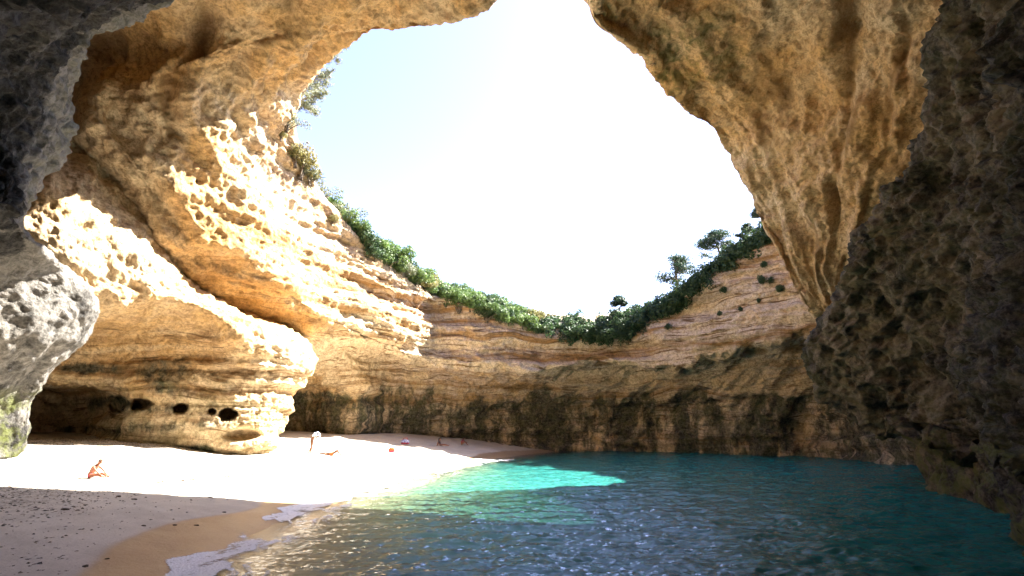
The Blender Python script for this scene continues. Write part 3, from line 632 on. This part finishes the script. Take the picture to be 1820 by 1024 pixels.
for (c0, c1, kits, (s0, s1), rows_, how) in zones:
    for ri, (r, lab, grp) in enumerate(rows_):
        c = c1-random.random()*.1 if c0 < 9 else c0+random.random()*.1; k = 0; sg = -1 if c0 < 9 else 1
        while c0 <= c <= c1:
            q = shell_pt(c, r+random.uniform(-.08, .08)); sz = random.uniform(s0, s1)*(.8 if ri == 0 else 1.0)
            plant('bush', random.choice(kits), q-np.array([0, 0, (.25 if ri == 0 or c0 < 9 else .0)*sz]), sz, ORD[k]+' '+lab+', '+how, 'bush', grp, random.uniform(.75, 1.05))
            dl = np.linalg.norm(shell_pt(c-.1, r)-shell_pt(c, r))/.1; k += 1
            c += sg*sz*random.uniform(.85, 1.15)/max(dl, .5)
def thicket(name, spots, label, seed, n, leaf=.11):           # one unbroken mass of scrub
    bl = []; r = np.random.default_rng(seed)
    for (c, rr, sz) in spots:
        q = shell_pt(c, rr)
        for _ in range(4):
            bl.append((q[0]+r.normal()*.4*sz, q[1]+r.normal()*.4*sz, q[2]+.15*sz+r.normal()*.3*sz, *(sz*r.uniform(.35, .6, 3))))
    tag(link(name, leaf_cloud(name, bl, n, leaf, seed, M['leaf_dark'])), label, 'shrubbery', None, 'stuff')
U_ = lambda a, b: random.uniform(a, b)
thicket('rim_scrub', [(U_(2.6, 5.7), U_(1.85, 2.45), U_(.55, .95)) for _ in range(210)], 'dark green scrub down the right slope of the cliff rim', 31, 70000)
thicket('low_rim_scrub', [(U_(5.5, 8.75), U_(1.3, 2.2), U_(.55, .95)) for _ in range(150)], 'dark green scrub along the lowest stretch of the back rim', 32, 55000)
thicket('hanging_scrub', [(c, 2.1+U_(0, 1.5)*float(sstep(6.0, 6.5, c))*(1.0 if c < 7.1 else .55), U_(.6, .95)) for c in [U_(6.1, 7.45) for _ in range(85)]], 'dark curtain of scrub hanging down the middle of the back cliff', 33, 42000, .10)
def cling(u, v, size, kit, label, cat='shrub', group=None, flat=1.35, off=.1):
    q = shell_px(u, v); d = CAM-q; d = d/np.linalg.norm(d)
    o = link('shrub', kit[0], None, q+d*off*size-np.array([0, 0, .3*size]), (0, 0, random.uniform(0, 6.3)), (size*.75, size*.75, size*flat))
    return tag(o, label, cat, group)
for (u, v, s, lab) in ((1357, 478, 0.40, 'small dark shrub highest on the bare right cliff face'), (1349, 503, 0.54, 'tall dark shrub clinging in a crack of the right cliff'),
        (1366, 502, 0.43, 'round shrub beside the tall crack shrub on the right cliff'), (1383, 518, 0.47, 'dark shrub nearest the vault on the right cliff face'),
        (1345, 534, 0.29, 'small thin shrub lowest below the crack on the right cliff'), (1274, 557, 0.32, 'lone dark shrub in the middle of the right cliff strata'),
        (1183, 583, .4, 'small dark tuft low on the cliff strata under the bushes'), (1312, 547, .3, 'tiny tuft on the cliff right of the lone shrub'),
        (1208, 548, 0.36, 'flat dark shrub in a ledge just under the rim bushes'), (1283, 515, 0.43, 'dark shrub hanging just below the right rim')):
    cling(u, v, s, kits_d[random.randrange(4)], lab, 'shrub', 'small shrubs clinging to the right cliff')
for (u, v, s, kit, lab) in ((516, 222, .85, kits_o[0], 'round brownish shrub on the sunlit left rim under the thin tree'), (532, 275, 1.05, kits_y[0], 'yellow green tuft on the left rim above the larger one'),
        (542, 297, 1.35, kits_y[1], 'broad yellow green tuft spilling over the left rim'), (556, 318, .8, kits_o[1], 'olive shrub at the lower end of the left rim tufts'),
        (505, 245, .5, kits_y[0], 'small dry tuft in the rock beside the round shrub'), (596, 390, .55, kits_y[1], 'dry tuft on the rock face left of the big bush clump')):
    q = shell_px(u, v, (1.6, 3.2)); plant('shrub', kit, q-np.array([0, 0, .25*s]), s, lab, 'shrub', 'shrubs on the sunlit left rim')

# ------------------------------------------------------------------ trees
def tree(name, base, trunk, crown_blobs, n, leaf, mat, seed, label, group=None, cat='tree', fill=.5, long=1.7):
    o = bpy.data.objects.new(name, None); COL.objects.link(o); o.location = base; o.empty_display_size = .3
    link('trunk', tube_mesh('trunk', trunk, M['bark'], 7), o)
    link('crown', leaf_cloud('crown', crown_blobs, n, leaf, seed, mat, fill, long), o)
    return tag(o, label, cat, group)
def pine(u, v_base, rho, h, lean, seed, label, width=.55, dens=1.0):
    r = np.random.default_rng(seed); base = P(u, v_base, rho); lx, ly = lean
    tr = [(lx*h*f**1.3, ly*h*f**1.3, h*f-1.2*(f == 0), .16*h/4*(1-.75*f)+.015) for f in (0, .25, .5, .75, .95)]
    paths = [tr]; blobs = []
    for k in range(int(16*dens)):
        f = r.uniform(.34, .97); a = r.uniform(0, 6.28); L = h*width*(1.08-f)**.55*r.uniform(.5, 1.0)
        p0 = np.array([lx*h*f**1.3, ly*h*f**1.3, h*f]); p1 = p0+np.array([math.cos(a)*L, math.sin(a)*L, .12*L+.05*h])
        paths.append([(*p0, .03*h/4+.012), (*(p0+(p1-p0)*.55+[0, 0, -.03*h]), .02*h/4+.01), (*p1, .008)])
        for j in (0.55, 0.8, 1.0):
            c = p0+(p1-p0)*j; s_ = h*r.uniform(.11, .18); blobs.append((*(c+r.normal(size=3)*.03*h+[0, 0, .02*h]), s_*1.5, s_*1.5, s_*.36))
    blobs.append((lx*h, ly*h, h*.99, h*.10, h*.10, h*.05))
    return tree('pine_tree', base, paths, blobs, int(5200*dens), .075, M['pine'], seed, label, 'pines along the right rim', 'pine tree', .9, 2.4)
pine(1206, 534, 44.8, 3.9, (-.02, 0), 61, 'broad layered pine, lowest of the pines up the right rim', .62)
pine(1290, 486, 43.8, 3.4, (-.22, 0), 62, 'leaning layered pine half way up the right rim', .72)
pine(1334, 434, 42.3, 1.5, (-.2, 0), 63, 'small pine sprig above the leaning pine on the right rim', .7, .6)
pine(1358, 412, 41.5, 1.7, (-.1, 0), 64, 'small pine highest on the right rim beside the vault', .6, .6)
b = P(1102, 566, 44.5)
tree('round_tree', b, [[(0, 0, -.8, .10), (.03, 0, .5, .07), (0, .03, 1.0, .05)]]+[[(0, 0, .8, .04), (x*.6, y*.6, 1.15, .025), (x, y, z, .01)] for x, y, z in ((-.5, 0, 1.5), (.5, .1, 1.5), (0, .3, 1.8), (.1, -.4, 1.6))],
     [(-.45, 0, 1.3, .42, .4, .3), (.42, .1, 1.35, .42, .42, .3), (0, .2, 1.8, .5, .45, .36), (.1, -.4, 1.5, .4, .35, .3), (-.1, 0, 1.45, .35, .35, .3), (.3, 0, 1.7, .3, .3, .25)], 3200, .085, M['pine'], 70, 'small round tree standing alone on the lowest part of the rim', None, 'tree', .6)
def thin_tree(u, v, rho, tips, seed, n, label):
    r = np.random.default_rng(seed); base = P(u, v, rho); paths = []; blobs = []
    for (tu, tv, tr_) in tips:
        q = P(tu, tv, rho+r.uniform(-.5, .8))-base; m = q*.5+np.array([0, 0, .18*np.linalg.norm(q)])
        paths.append([(0, 0, -.3, .06), (*(m*.6), .04), (*m, .028), (*q, .008)])
        for _ in range(3):
            e = q+r.normal(size=3)*tr_*.7; paths.append([(*m, .02), (*((m+e)/2+r.normal(size=3)*.1), .012), (*e, .005)])
            blobs.append((*e, tr_*r.uniform(.7, 1.15), tr_*r.uniform(.7, 1.15), tr_*r.uniform(.5, .9)))
        blobs.append((*q, tr_*1.1, tr_*1.1, tr_*.8))
    return tree('thin_tree', base, paths, blobs, n, .05, M['leaf_olive'], seed, label, 'wispy trees behind the left rim', 'tree', 1.0, 2.2)
thin_tree(520, 195, 28.5, [(548, 190, .45), (562, 150, .55), (575, 135, .4), (560, 118, .35), (540, 160, .45), (570, 170, .3), (585, 128, .25), (540, 185, .4), (555, 172, .4)], 81, 9000, 'wispy olive tree leaning out from behind the sunlit left rim')
thin_tree(560, 110, 26.5, [(590, 96, .35), (602, 86, .3), (612, 78, .22), (583, 108, .25)], 82, 3200, 'thin branch tips of a tree showing under the vault edge at upper left')
# agave on the left rim
def agave(u, v, size, label):
    q = shell_px(u, v, (1.6, 3)); o = bpy.data.objects.new('agave', None); COL.objects.link(o); o.location = q; tag(o, label, 'agave')
    bm = bmesh.new(); prof = [(0, .05), (.3, .065), (.7, .05), (1.0, .0)]; rows = []
    for x, w_ in prof: rows.append([bm.verts.new((x, -w_, .25*x*(1-x)+.03)), bm.verts.new((x, 0, .25*x*(1-x)-.01)), bm.verts.new((x, w_, .25*x*(1-x)+.03))])
    for a, b_ in zip(rows, rows[1:]):
        for i in range(2): bm.faces.new((a[i], b_[i], b_[i+1], a[i+1]))
    bmesh.ops.solidify(bm, geom=bm.faces[:], thickness=.012); me = bpy.data.meshes.new('leaf'); bm.to_mesh(me); bm.free(); me.materials.append(M['agave'])
    for k in range(16): link('leaf', me, o, (0, 0, 0), (0, -(.15+1.1*(k/16)), k*2.4), (size,)*3)
M['agave'] = plain('agave_leaf', (0.07, 0.12, 0.10), (0.11, 0.17, 0.14), 3, .5)
agave(569, 318, .75, 'small grey green agave sticking out of the left rim against the sky')
# twigs hanging from the right edge of the vault
for k, (u, v, sz, lab) in enumerate(((1160, 118, .35, 'dry twigs on the vault edge nearest the top'), (1198, 178, .55, 'longest bunch of dry twigs hanging from the vault edge'), (1214, 192, .4, 'dry twigs just below the longest bunch on the vault edge'), (1252, 216, .4, 'thin dry twigs lowest on the vault edge'))):
    q = shell_px(u, v, (1.9, 2.6)); r = np.random.default_rng(90+k); paths = []
    for _ in range(16):
        a = r.uniform(0, 6.28); e = np.array([-.5*r.random()-.1+.3*math.cos(a), .35*math.sin(a), r.uniform(-.5, .55)])*sz*1.3
        paths.append([(0, 0, 0, .012), (*(e*.5+r.normal(size=3)*.05), .008), (*e, .004)])
    tag(link('hanging_twigs', tube_mesh('hanging_twigs', paths, M['bark'], 3), None, q), lab, 'twigs', 'dry twigs hanging from the vault edge')

# ------------------------------------------------------------------ people
def skin_mesh(name, verts, edges, radii, root=0, levels=2):
    me = bpy.data.meshes.new('tmp_'+name); me.from_pydata([tuple(v) for v in verts], edges, [])
    o = bpy.data.objects.new('tmp_'+name, me); COL.objects.link(o)
    o.modifiers.new('s', 'SKIN').use_smooth_shade = True
    for i, sv in enumerate(me.skin_vertices[0].data): sv.radius = (radii[i],)*2 if not isinstance(radii[i], tuple) else radii[i]; sv.use_root = (i == root)
    sb = o.modifiers.new('u', 'SUBSURF'); sb.levels = levels; sb.render_levels = levels
    dg = bpy.context.evaluated_depsgraph_get(); out = bpy.data.meshes.new_from_object(o.evaluated_get(dg)); out.name = name
    bpy.data.objects.remove(o); bpy.data.meshes.remove(me); return out
def skin_mat(name, a):
    t = NT(name); t.b.inputs['Base Color'].default_value = (*a, 1); t.b.inputs['Roughness'].default_value = .5
    t.b.inputs['Subsurface Weight'].default_value = .08; t.b.inputs['Subsurface Radius'].default_value = (.02, .008, .004); return t.m
M['skin_pink'] = skin_mat('sunburnt_skin', (0.26, 0.085, 0.042)); M['skin_tan'] = skin_mat('tanned_skin', (0.13, 0.05, 0.02)); M['skin_dark'] = skin_mat('brown_skin', (0.26, 0.11, 0.055))  # plain skin tones; the brown one serves the figures by the back wall
M['hair_brown'] = plain('brown_hair', (0.06, 0.03, 0.015), (0.12, 0.06, 0.03), 40, .6); M['hair_dark'] = plain('dark_hair', (0.012, 0.009, 0.007), (0.03, 0.022, 0.016), 40, .55)
M['cloth_red'] = plain('red_swim_cloth', (0.55, 0.05, 0.09), (0.45, 0.04, 0.08), 8, .8); M['cloth_orange'] = plain('orange_cloth', (0.75, 0.20, 0.04), (0.62, 0.14, 0.03), 8, .8)
M['cloth_white'] = plain('white_blue_cloth', (0.70, 0.72, 0.76), (0.16, 0.24, 0.42), 7, .8); M['cloth_pattern'] = plain('red_patterned_wrap', (0.38, 0.06, 0.04), (0.10, 0.05, 0.10), 13, .85)
M['cloth_dark'] = plain('dark_cloth', (0.03, 0.03, 0.04), (0.06, 0.055, 0.06), 6, .85); M['eye'] = plain('eye', (0.02, 0.015, 0.012), None, rough=.3)
def person(pose, loc, rz, skin, label, hair, extras, scale=1.0):
    # pose: pelvis, waist, chest, neck, head base, head top, face dir; legs [(hip,knee,ankle,toe)]*2; arms [(shoulder,elbow,wrist,hand dir)]*2
    scale *= 0.72
    o = bpy.data.objects.new('person', None); COL.objects.link(o); o.location = loc; o.rotation_euler = (0, 0, rz); o.scale = (scale,)*3
    V, E_, R_ = [], [], []
    def add(p, r, par=None):
        V.append(np.array(p, float)); R_.append(r)
        if par is not None: E_.append((par, len(V)-1))
        return len(V)-1
    pel = add(pose['pelvis'], (.135, .115)); wa = add(pose['waist'], (.125, .10), pel); ch = add(pose['chest'], (.155, .115), wa)
    nk = add(pose['neck'], .055, ch); hb = add(pose['head'], .088, nk); ht = add(pose['top'], .072, hb)
    f = np.array(pose['face'], float); f /= np.linalg.norm(f); add(V[hb]+f*.10-(V[ht]-V[hb])*.15, .014, hb)
    for (hip, kn, an, toe) in pose['legs']:
        a = add(hip, .095, pel); b_ = add((np.array(hip)+kn)/2, .082, a); c = add(kn, .058, b_); m = add(np.array(kn)*.62+np.array(an)*.38, .056, c); d = add(an, .036, m); add(toe, .028, d)
    for (sh, el, wr, hd) in pose['arms']:
        a = add(sh, .058, ch); b_ = add(el, .042, a); c = add(wr, .028, b_); hd = np.array(hd, float)/np.linalg.norm(hd)
        pa = add(V[c]+hd*.055, .030, c); side = np.cross(hd, (0.3, 0.2, .9)); side /= np.linalg.norm(side)
        for k, L in enumerate((.065, .075, .07, .055)):
            e = add(V[pa]+hd*.045+side*(k-1.5)*.019, .0095, pa); g1 = add(V[e]+hd*L*.5+np.array([0, 0, -.008]), .0085, e); add(V[g1]+hd*L*.45+np.array([0, 0, -.018]), .0075, g1)
        th = add(V[c]+hd*.025+side*-.035, .011, c); add(V[th]+hd*.04-side*.012, .009, th)
    body = skin_mesh('body', V, E_, R_); body.materials.append(skin); link('body', body, o)
    up = (V[ht]-V[hb]); up /= np.linalg.norm(up); sd = np.cross(up, f)
    for sg in (-1, 1):
        for nm, pos, rr, mt in (('eye', V[hb]+f*.083+sd*sg*.034+up*.02, .011, M['eye']), ('ear', V[hb]+sd*sg*.088, .022, skin)):
            bm = bmesh.new(); bmesh.ops.create_icosphere(bm, subdivisions=1, radius=rr, matrix=Matrix.Translation(pos)); me = bpy.data.meshes.new(nm); bm.to_mesh(me); bm.free(); me.materials.append(mt); link(nm, me, o)
    hm = bmesh.new(); bmesh.ops.create_icosphere(hm, subdivisions=3, radius=1)
    for v in hm.verts:
        d = np.array(v.co); fwd = d@f; q = d*(.104+.008*float(perlin(d*5)))
        if fwd > .35 and d@up < .55: q = d*.055
        if d@up < -.35: q = q*(.75 if fwd > -.2 else 1.0)
        v.co = Vector(q*np.array([1, 1, 1]))+Vector((V[hb]*.55+V[ht]*.45-f*.008))
    me = bpy.data.meshes.new('hair'); hm.to_mesh(me); hm.free(); me.materials.append(hair['mat']); [setattr(p_, 'use_smooth', True) for p_ in me.polygons]; link('hair', me, o)
    if hair.get('locks'):
        link('hair', tube_mesh('hair', hair['locks'], hair['mat'], 6), o)
    for nm, vs, es, rs_, mt in extras:
        me = skin_mesh(nm, vs, es, rs_); me.materials.append(mt); link(nm, me, o)
    return tag(o, label, 'person', None)
def spot(u, v): q = ground(u, v); q[2] = float(beach_z(q[0], q[1])); return q
A_ = np.array
# sitting, leaning forward over stretched legs
person(dict(pelvis=(0, 0, .13), waist=(.04, 0, .30), chest=(.15, 0, .50), neck=(.27, 0, .645), head=(.35, 0, .74), top=(.385, 0, .835), face=(.9, 0, -.45),
    legs=[((.02, .10, .11), (.43, .15, .20), (.80, .13, .05), (.87, .13, .14)), ((.02, -.10, .11), (.42, -.16, .17), (.80, -.12, .05), (.87, -.13, .14))],
    arms=[((.18, .19, .545), (.38, .22, .37), (.58, .17, .20), (.8, 0, -.5)), ((.18, -.19, .545), (.38, -.22, .36), (.60, -.17, .17), (.8, 0, -.5))]),
    spot(160, 850), 0, M['skin_pink'], 'person in red swim shorts sitting on the sunlit sand with arms stretched forward', dict(mat=M['hair_brown']),
    [('swim_shorts', [(0, 0, .14), (.02, .10, .12), (.22, .125, .16), (.02, -.10, .12), (.22, -.13, .15), (.01, 0, .22)], [(0, 1), (1, 2), (0, 3), (3, 4), (0, 5)], [(.148, .125), .108, .10, .108, .10, (.145, .12)], M['cloth_red'])], 0.86)
# standing mid-step, bent forward
person(dict(pelvis=(0, 0, .90), waist=(.05, 0, 1.05), chest=(.15, 0, 1.24), neck=(.25, 0, 1.33), head=(.35, 0, 1.30), top=(.43, 0, 1.24), face=(.4, 0, -.9),
    legs=[((0, .09, .86), (-.02, .10, .47), (-.20, .10, .07), (-.09, .10, .02)), ((0, -.09, .86), (.06, -.10, .47), (.03, -.10, .07), (.15, -.11, .02))],
    arms=[((.17, .18, 1.27), (.36, .24, 1.10), (.42, .14, 1.30), (.1, -.5, .4)), ((.17, -.18, 1.27), (.34, -.24, 1.06), (.40, -.12, .90), (.2, .1, -.9))]),
    spot(552, 808), 0, M['skin_tan'], 'person standing bent forward in a white and blue top and orange swim bottoms', dict(mat=M['hair_dark']),
    [('top', [(.04, 0, 1.03), (.16, 0, 1.24), (.24, 0, 1.32), (.17, .18, 1.27), (.30, .235, 1.14), (.17, -.18, 1.27), (.29, -.235, 1.12), (.36, 0, 1.36), (.47, 0, 1.22), (.46, 0, 1.02)], [(0, 1), (1, 2), (1, 3), (3, 4), (1, 5), (5, 6), (2, 7), (7, 8), (8, 9)], [(.14, .115), (.17, .13), .075, .075, .06, .075, .06, (.11, .09), (.10, .07), (.07, .04)], M['cloth_white']),
     ('swim_bottoms', [(0, 0, .90), (0, .09, .84), (0, -.09, .84), (.02, 0, .98)], [(0, 1), (0, 2), (0, 3)], [(.15, .13), .107, .107, (.14, .115)], M['cloth_orange'])], 1.16)
# lying on the back along the shore
person(dict(pelvis=(0, 0, .13), waist=(-.16, 0, .125), chest=(-.37, 0, .14), neck=(-.56, 0, .15), head=(-.67, 0, .17), top=(-.77, 0, .17), face=(.15, 0, 1),
    legs=[((.06, .1, .12), (.44, .12, .40), (.66, .12, .06), (.78, .12, .03)), ((.06, -.1, .12), (.46, -.12, .30), (.78, -.12, .06), (.88, -.13, .08))],
    arms=[((-.40, .2, .12), (-.22, .36, .06), (.02, .34, .05), (1, 0, 0)), ((-.40, -.2, .12), (-.22, -.36, .06), (.02, -.34, .05), (1, 0, 0))]),
    spot(588, 810), .12, M['skin_tan'], 'person lying on the sunlit sand with knees raised', dict(mat=M['hair_dark']),
    [('swim_shorts', [(0, 0, .13), (.06, .1, .12), (.22, .11, .24), (.06, -.1, .12), (.22, -.11, .20)], [(0, 1), (1, 2), (0, 3), (3, 4)], [(.148, .125), .106, .094, .106, .094], M['cloth_orange'])], 1.0)
# in the shade by the back wall
person(dict(pelvis=(0, 0, .13), waist=(-.05, 0, .28), chest=(-.08, 0, .45), neck=(-.05, 0, .60), head=(.0, 0, .70), top=(.02, 0, .80), face=(1, 0, -.1),
    legs=[((.03, .1, .12), (.45, .13, .16), (.88, .12, .06), (.95, .12, .15)), ((.03, -.1, .12), (.45, -.13, .13), (.90, -.12, .05), (.97, -.12, .14))],
    arms=[((-.08, .19, .50), (-.22, .24, .28), (-.26, .24, .06), (-.5, .1, -.3)), ((-.08, -.19, .50), (-.22, -.24, .28), (-.26, -.24, .06), (-.5, -.1, -.3))]),
    spot(782, 793), 0, M['skin_dark'], 'person in dark clothes sitting against the back wall with legs stretched out', dict(mat=M['hair_dark'], locks=[[(-.02, 0, .78, .09), (-.10, 0, .68, .10), (-.13, 0, .52, .07), (-.13, 0, .42, .03)]]),
    [('shirt', [(0, 0, .13), (-.05, 0, .28), (-.08, 0, .46), (-.08, .19, .5), (-.16, .22, .37), (-.08, -.19, .5), (-.16, -.22, .37)], [(0, 1), (1, 2), (2, 3), (3, 4), (2, 5), (5, 6)], [(.145, .125), (.14, .115), (.17, .13), .072, .055, .072, .055], M['cloth_dark'])], 1.05)
person(dict(pelvis=(0, 0, .13), waist=(.03, 0, .30), chest=(.12, 0, .50), neck=(.22, 0, .64), head=(.31, 0, .72), top=(.35, 0, .82), face=(.9, 0, -.45),
    legs=[((.03, .1, .12), (.36, .12, .42), (.62, .12, .06), (.74, .12, .03)), ((.03, -.1, .12), (.38, -.12, .38), (.70, -.12, .06), (.82, -.12, .03))],
    arms=[((.15, .19, .54), (.34, .22, .38), (.50, .12, .34), (.6, -.5, -.2)), ((.15, -.19, .54), (.34, -.22, .36), (.52, -.12, .31), (.6, .5, -.2))]),
    spot(820, 792), 0, M['skin_dark'], 'person hunched in a red patterned wrap, sitting nearest the water under the back wall', dict(mat=M['hair_dark'], locks=[[(.26, 0, .80, .085), (.20, 0, .70, .09), (.14, 0, .62, .06)]]),
    [('wrap', [(0, 0, .14), (.03, 0, .30), (.13, 0, .51), (.15, .19, .54), (.30, .22, .41), (.15, -.19, .54), (.30, -.22, .40), (.2, .1, .26), (.2, -.1, .24)], [(0, 1), (1, 2), (2, 3), (3, 4), (2, 5), (5, 6), (0, 7), (0, 8)], [(.165, .15), (.155, .13), (.18, .14), .08, .065, .08, .065, .12, .12], M['cloth_pattern'])], 1.05)

# ------------------------------------------------------------------ bags on the sand
def soft_bag(u, v, dims, mats, label):
    q = spot(u, v); L, D, H = dims; o = bpy.data.objects.new('beach_bag', None); COL.objects.link(o); o.location = q; o.rotation_euler = (0, 0, random.uniform(-.3, .3))
    bm = bmesh.new(); bmesh.ops.create_icosphere(bm, subdivisions=3, radius=1)
    for p_ in bm.verts:
        d = np.array(p_.co); e = np.sign(d)*np.abs(d)**.62; e = e/max(1.0, np.abs(e).max()); n = 1+.12*float(perlin(d*2+u))
        p_.co = (e[0]*L/2*n*(1-.18*max(0, e[2])), e[1]*D/2*n*(1-.35*max(0, e[2])), (e[2]*.5+.48)*H*(n if e[2] > 0 else 1))
    me = bpy.data.meshes.new('bag'); bm.to_mesh(me); bm.free(); me.materials.append(mats[0]); me.materials.append(mats[1])
    for p_ in me.polygons: p_.use_smooth = True; p_.material_index = 1 if p_.center[2] < H*.38 else 0
    link('pouch', me, o)
    for sy in (-1, 1):
        link('handle', tube_mesh('handle', [[(L*.28*math.cos(a), sy*D*.22, H*.88+.16*math.sin(a), .012) for a in np.linspace(0, math.pi, 9)]], mats[1], 6), o)
    return tag(o, label, 'bag')
M['bag_blue'] = plain('blue_white_print', (0.60, 0.62, 0.75), (0.10, 0.14, 0.45), 9, .7); M['bag_red'] = plain('red_cloth', (0.50, 0.06, 0.08), (0.42, 0.05, 0.07), 8, .8); M['bag_orange'] = plain('orange_bag', (0.42, 0.085, 0.012), (0.36, 0.06, 0.01), 6, .7)
soft_bag(696, 804, (.42, .26, .28), (M['bag_orange'], M['cloth_red']), 'small orange bag lying alone on the sunlit sand')
soft_bag(720, 790, (.62, .32, .36), (M['bag_blue'], M['bag_red']), 'blue and white beach bag with red base by the back wall')
